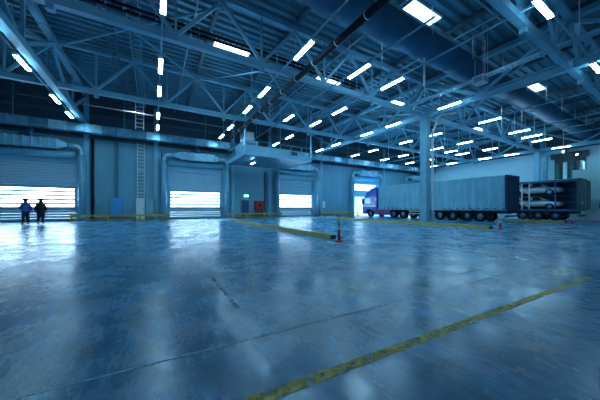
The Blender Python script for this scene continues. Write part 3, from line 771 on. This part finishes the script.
def open_trailer():
    r = thing('open_sided_trailer', 'dark open-sided trailer holding two silver cars', 'trailer', (33.7, 6.65, 0)); L, W = 13.6, 2.52
    MB().box(0, W, 0, L, .92, 1.08).build('load_bed', 'dark', r)
    rf = MB(); rf.box(0, W, 0, L, 3.93, 4.0); rf.build('roof', 'tarp', r)
    b = MB()
    for k in range(22): b.box(0.02, W-.02, .3+k*.6, .36+k*.6, 3.86, 3.93)
    b.build('roof_bow', 'dark', r)
    MB().box(-.02, .06, 0, L, 3.78, 3.96).build('cant_rail', 'galv_dull', r); MB().box(W-.06, W+.02, 0, L, 3.78, 3.96).build('cant_rail', 'galv_dull', r)
    MB().box(W-.03, W, .1, L-.1, 1.08, 3.8).build('side_curtain', 'tarp_dark', r)
    MB().box(-.02, .05, 0, L, .9, 1.1).build('side_rail', 'galv_dull', r)
    MB().box(0, W, L-.08, L, 1.05, 3.95).build('headboard', 'dark', r)
    for y in (0, 6.8): MB().box(0, .12, y, y+.13, 1.05, 3.8).build('side_pillar', 'green_panel', r)
    bu = MB()
    for z in (1.75, 2.4, 3.0): bu.box(W-.12, W-.06, .3, L-.3, z, z+.1)
    bu.build('side_slat', 'galv_dull', r)
    f = MB(); f.box(0, .1, -.05, .05, 1, 4.0); f.box(W-.1, W, -.05, .05, 1, 4.0); f.box(0, W, -.05, .05, 3.85, 4.0); f.box(0, W, -.05, .05, .92, 1.1); f.build('rear_frame', 'green_panel', r)
    d = MB().box(.1, W*.5, -.08, -.03, 1.1, 3.85).build('rear_door', 'green_panel', r)
    MB().box(.2, 1.15, -.085, -.08, 1.55, 1.85).build('reflective_strip', 'yellow', d)
    d = MB().box(W+.05, W+1.25, -.06, 0, 1.05, 3.9).build('rear_door', 'green_panel', r)
    MB().box(.35, W*.5, 5.8, 9.8, 2.46, 2.52).build('upper_deck', 'galv_dull', r); MB().box(W*.5, W-.3, 1.2, 9.8, 2.46, 2.52).build('upper_deck', 'galv_dull', r)
    for y, mm in ((1.55, 'cab_blue'), (5.8, 'cab_blue'), (3.5, 'white'), (4.1, 'white')):
        MB().box(.10, .19, y, y+.09, 1.05, 3.8).build('deck_post', mm, r)
    MB().bar((.14, 3.5, 1.2), (.14, 4.5, 2.4), .07).build('deck_brace', 'white', r); MB().bar((.14, 3.5, 2.6), (.14, 4.5, 3.7), .07).build('deck_brace', 'white', r)
    ch = MB(); ch.box(.75, .87, .2, L-.2, .65, .92); ch.box(W-.87, W-.75, .2, L-.2, .65, .92); ch.box(.2, W-.2, 1.2, 4.6, .5, .75); ch.build('chassis', 'dark', r)
    for y in (1.6, 2.85, 4.1):
        for s, x in ((-1, .06), (1, W-.06)): wheel(r, x, y, .48, .36, s)
    for y in (.8,): MB().box(.05, .5, y-.02, y+.02, .3, .9).build('mud_flap', 'black', r)
    for x in (.5, W-.5): MB().box(x-.06, x+.06, 9.05, 9.17, 0.0, .92).build('landing_leg', 'galv_dull', r)
    MB().box(.1, W-.1, .02, .12, .42, .58).build('underrun_bar', 'galv_dull', r)
    MB().box(.2, .5, -.04, 0, .62, .76).build('tail_lamp', 'red', r)
open_trailer()

def car(loc, rz, label):
    r = thing('car', label, 'car', loc, rz, group='silver cars on the open trailer')
    # lofted body: station y, half width low, sill z, belt z, half width belt
    def loft(st, name, m, par, sub=True):
        b = MB(); rings = []
        for y, w0, z0, w1, z1, w2, z2 in st:
            rings.append([b.bm.verts.new(p) for p in ((-w0, y, z0), (-w1, y, z1), (-w2, y, z2), (w2, y, z2), (w1, y, z1), (w0, y, z0))])
        for i in range(len(rings)-1):
            for k in range(6):
                f = b.bm.faces.new([rings[i][k], rings[i][(k+1) % 6], rings[i+1][(k+1) % 6], rings[i+1][k]]); f.smooth = True
        b.bm.faces.new(rings[0][::-1]); b.bm.faces.new(rings[-1])
        o = b.build(name, m, par)
        if sub:
            mm = o.modifiers.new('s', 'SUBSURF'); mm.levels = 1; mm.render_levels = 2
        return o
    body = loft([(-2.05, .62, .32, .66, .52, .60, .72), (-1.95, .78, .22, .82, .55, .72, .80), (-1.2, .84, .2, .88, .6, .78, .88), (0, .84, .2, .88, .6, .80, .90), (1.0, .84, .2, .88, .6, .78, .90), (1.85, .80, .22, .84, .6, .74, .90), (2.05, .66, .32, .72, .55, .66, .84)], 'car_body', 'silver', r)
    roof = loft([(-1.1, .70, .84, .70, .86, .68, .88), (-.55, .72, .86, .66, 1.12, .58, 1.30), (.4, .72, .86, .66, 1.16, .60, 1.38), (1.2, .72, .86, .66, 1.12, .58, 1.33), (1.75, .70, .86, .68, .92, .64, .96)], 'cabin', 'silver', r)
    for s in (-1, 1):
        for (a_, b_) in ((-.75, .12), (.22, 1.15)):
            b = MB(); x = s*.715
            b.quad((x, a_, .93), (x, b_, .93), (s*.63, b_-.08, 1.24), (s*.63, a_+(.35 if a_ < 0 else .05), 1.24))
            o = b.build('side_window', 'glass_dark', roof)
            so = o.modifiers.new('t', 'SOLIDIFY'); so.thickness = .03; so.offset = 0
        for y in (-1.25, 1.28): wheel_car(r, s*.86, y, s)
    b = MB(); b.quad((-.55, -.98, .92), (.55, -.98, .92), (.50, -.62, 1.22), (-.50, -.62, 1.22)); o = b.build('windscreen', 'glass_dark', roof); o.modifiers.new('t', 'SOLIDIFY').thickness = .03
    b = MB(); b.quad((-.52, 1.66, 1.0), (.52, 1.66, 1.0), (.48, 1.38, 1.25), (-.48, 1.38, 1.25)); o = b.build('rear_window', 'glass_dark', roof); o.modifiers.new('t', 'SOLIDIFY').thickness = .03
    for s in (-1, 1):
        MB().ball((s*.58, -1.93, .62), (.13, .06, .07)).build('headlamp', 'white', body); MB().ball((s*.62, 1.93, .70), (.1, .06, .08)).build('tail_lamp', 'red', body)
    return r
def wheel_car(root, x, y, s):
    t = MB().tube([(x-s*.2, y, .31), (x, y, .31)], .31, 22).build('wheel', 'black', root)
    MB().tube([(x-s*.01, y, .31), (x+s*.015, y, .31)], .2, 18).build('wheel_rim', 'chrome', t)
car((35.0, 10.0, 1.08), 0, 'silver car on the lower level of the open-sided trailer')
car((35.0, 10.0, 1.08+1.44), 0, 'silver car on the upper level of the open-sided trailer')
r = thing('ticket_machine', 'pale box unit with round dials beside the open trailer rear door', 'machine', (37.6, 6.0, .6))
r.location = (37.55, 5.5, 0)
MB().box(0, .5, 0, .7, 0, 2.0, .03).build('body', 'white', r); MB().box(-.02, 0, .15, .55, 1.2, 1.7).build('screen', 'glass_dark', r)
MB().tube([(-.03, .35, .8), (0, .35, .8)], .12, 14).build('dial', 'cab_blue', r)

# ------------------------------------------------------------------ people (skin-modified continuous bodies)
def skin(name, verts, edges, radii, m, parent=None, levels=2, root=0):
    me = bpy.data.meshes.new(name); me.from_pydata(verts, edges, []); me.update()
    me.materials.append(M[m]); o = bpy.data.objects.new(name, me); COL.objects.link(o)
    if parent: o.parent = parent
    md = o.modifiers.new('skin', 'SKIN'); md.use_smooth_shade = True
    if not me.skin_vertices: 
        bpy.context.view_layer.objects.active = o
    for i, rr in enumerate(radii):
        sv = me.skin_vertices[0].data[i]; sv.radius = rr if isinstance(rr, tuple) else (rr, rr); sv.use_root = (i == root)
    ss = o.modifiers.new('sub', 'SUBSURF'); ss.levels = levels; ss.render_levels = levels
    return o
def person(loc, rz, label, jacket, head_yaw, arm, hgt=1.0):
    """local frame: faces +Y, origin between the feet; arm = 'down' or 'bent' for the left arm"""
    V, E, R = [], [], []
    def add(p, r, to=None):
        V.append(p); R.append(r)
        if to is not None: E.append((to, len(V)-1))
        return len(V)-1
    hy, hx = math.cos(head_yaw), -math.sin(head_yaw)
    pel = add((0, 0, .95), (.15, .11)); wst = add((0, .01, 1.10), (.135, .10), pel); ch = add((0, .0, 1.30), (.165, .115), wst); up = add((0, -.01, 1.42), (.12, .09), ch)
    nk = add((0, 0, 1.51), .055, up); hb = add((hx*.01, hy*.01, 1.59), (.075, .088), nk); hm = add((hx*.02, hy*.02, 1.67), (.078, .095), hb); add((0, 0, 1.745), (.055, .065), hm)
    add((hx*.125, hy*.125, 1.655), .012, hm)                                # nose
    for s in (-1, 1): add((hx*0+s*hy*.095, -s*hx*.095, 1.665), .012, hm)    # ears
    hips, hands = [], []
    def leg(s, fx):
        h = add((s*.09, 0, .88), .095, pel); k = add((s*.10+fx*.3, .02, .50), .062, h); c = add((s*.11+fx*.6, -.01, .30), .052, k); a_ = add((s*.115+fx, -.02, .10), .038, c); f = add((s*.125+fx, .03, .05), (.04, .035), a_); add((s*.14+fx, .16, .035), (.04, .025), f)
        return h, k, c, a_
    l1 = leg(-1, -.01); l2 = leg(1, .01)
    def armc(s, mode):
        sh = add((s*.17, -.01, 1.41), .06, up)
        if mode == 'down': el = add((s*.25, -.03, 1.14), .043, sh); wr = add((s*.27, .04, .90), .028, el); pm = add((s*.27, .055, .83), (.018, .038), wr); dz, dy = -1, .15
        else: el = add((s*.29, -.06, 1.16), .043, sh); wr = add((s*.20, .13, 1.04), .028, el); pm = add((s*.16, .19, 1.04), (.018, .036), wr); dz, dy = -.35, .9
        for q in range(4):                                                   # four fingers
            o = (q-1.5)*.019; ln = (.062, .075, .07, .055)[q]
            b0 = add((V[pm][0]+.0, V[pm][1]+o+dy*.02, V[pm][2]+dz*.035), .008, pm); b1 = add((V[b0][0]-s*.008, V[b0][1]+dy*ln*.5, V[b0][2]+dz*ln*.5), .007, b0); add((V[b1][0]-s*.02, V[b1][1]+dy*ln*.4, V[b1][2]+dz*ln*.45), .006, b1)
        t0 = add((V[pm][0]-s*.01, V[pm][1]+.035, V[pm][2]+.012), .009, pm); add((V[t0][0]-s*.015, V[t0][1]+.02, V[t0][2]+dz*.04), .008, t0)
        return sh, el, wr
    a1 = armc(-1, arm); a2 = armc(1, 'down')
    r = thing('person', label, 'person', loc, rz); r.scale = (hgt, hgt, hgt)
    skin('body', V, E, R, 'skin', r)
    # jacket
    JV, JE, JR = [], [], []
    def ja(p, rr, to=None):
        JV.append(p); JR.append(rr)
        if to is not None: JE.append((to, len(JV)-1))
        return len(JV)-1
    fat = 1.5 if jacket == 'jacket_black' else 1.25
    j0 = ja((0, 0, 1.10), (.18*fat, .145*fat)); j1 = ja((0, 0, .90 if fat < 1.15 else .82), (.185*fat, .15*fat), j0); j2 = ja((0, 0, 1.30), (.19*fat, .145*fat), j0); j3 = ja((0, -.01, 1.41), (.15*fat, .115*fat), j2); ja((0, 0, 1.50), .095, j3)
    for s, (sh, el, wr) in ((-1, a1), (1, a2)):
        q = ja((V[sh][0]*1.12, V[sh][1], V[sh][2]-.10), .07*fat, j2); q = ja(V[el], .07*fat, q); ja(tuple(V[el][i]*.1+V[wr][i]*.9 for i in range(3)), .052*fat, q)
    skin('jacket', JV, JE, JR, jacket, r)
    TV, TE, TR = [(0, 0, .95)], [], [(.165, .125)]
    for (h, k, c, a_) in (l1, l2):
        b = len(TV)
        for j, (i, rr) in enumerate(((h, .125), (k, .105), (c, .098), (a_, .085))):
            p = V[i]; TV.append(p if j < 3 else (p[0], p[1], .09)); TR.append(rr); TE.append((0 if j == 0 else b+j-1, b+j))
    skin('trousers', TV, TE, TR, 'trouser', r)
    for (h, k, c, a_) in (l1, l2):
        x, y, z = V[a_]
        s = MB(); s.ball((x*1.08, y+.07, .05), (.055, .15, .05)); s.build('shoe', 'black', r)
    cp = MB(); cp.ball((-hx*.012, -hy*.012, 1.70), (.125, .130, .13)); cp.build('hair', 'hair', r)
    hd = MB(); hd.ball((-hx*.02, -hy*.03, 1.535), (.135 if fat > 1.4 else .115, .12, .075)); hd.build('collar', jacket, r)
    # eyes and mouth on the face
    e = MB()
    for s in (-1, 1): e.ball((hx*.108+s*hy*.033, hy*.108-s*hx*.033, 1.675), .011, 8, 6)
    e.build('eye', 'black', r)
    return r
person((-8.5, 27.1, 0), .5, 'person in a blue jacket and dark cap standing left of the pair', 'jacket_blue', -.5, 'bent', 1.09)
person((-7.66, 27.1, 0), -.05, 'person in a bulky black coat standing right of the pair', 'jacket_black', .25, 'down', 1.10)

# ------------------------------------------------------------------ world, camera, colour
w = bpy.data.worlds.new('sky'); S.world = w; w.use_nodes = True
bg = w.node_tree.nodes['Background']; bg.inputs['Color'].default_value = (.45, .76, 1.0, 1); bg.inputs['Strength'].default_value = 1.9
cam = bpy.data.cameras.new('camera'); co = bpy.data.objects.new('camera', cam); COL.objects.link(co)
cam.sensor_width = 36; cam.lens = 36*248/600; cam.shift_y = 7.5/600; cam.clip_end = 400
yaw = math.atan(146/248)
co.location = (0, 0, H); co.rotation_euler = (PI/2, 0, -yaw)
S.camera = co
S.view_settings.view_transform = 'Standard'; S.view_settings.look = 'None'; S.view_settings.gamma = 1; S.view_settings.exposure = 0.06
S.view_settings.use_curve_mapping = False
S.cycles.use_denoising = True
S.cycles.max_bounces = 8; S.cycles.diffuse_bounces = 4; S.cycles.glossy_bounces = 4; S.cycles.sample_clamp_indirect = 8
S.cycles.use_light_tree = True
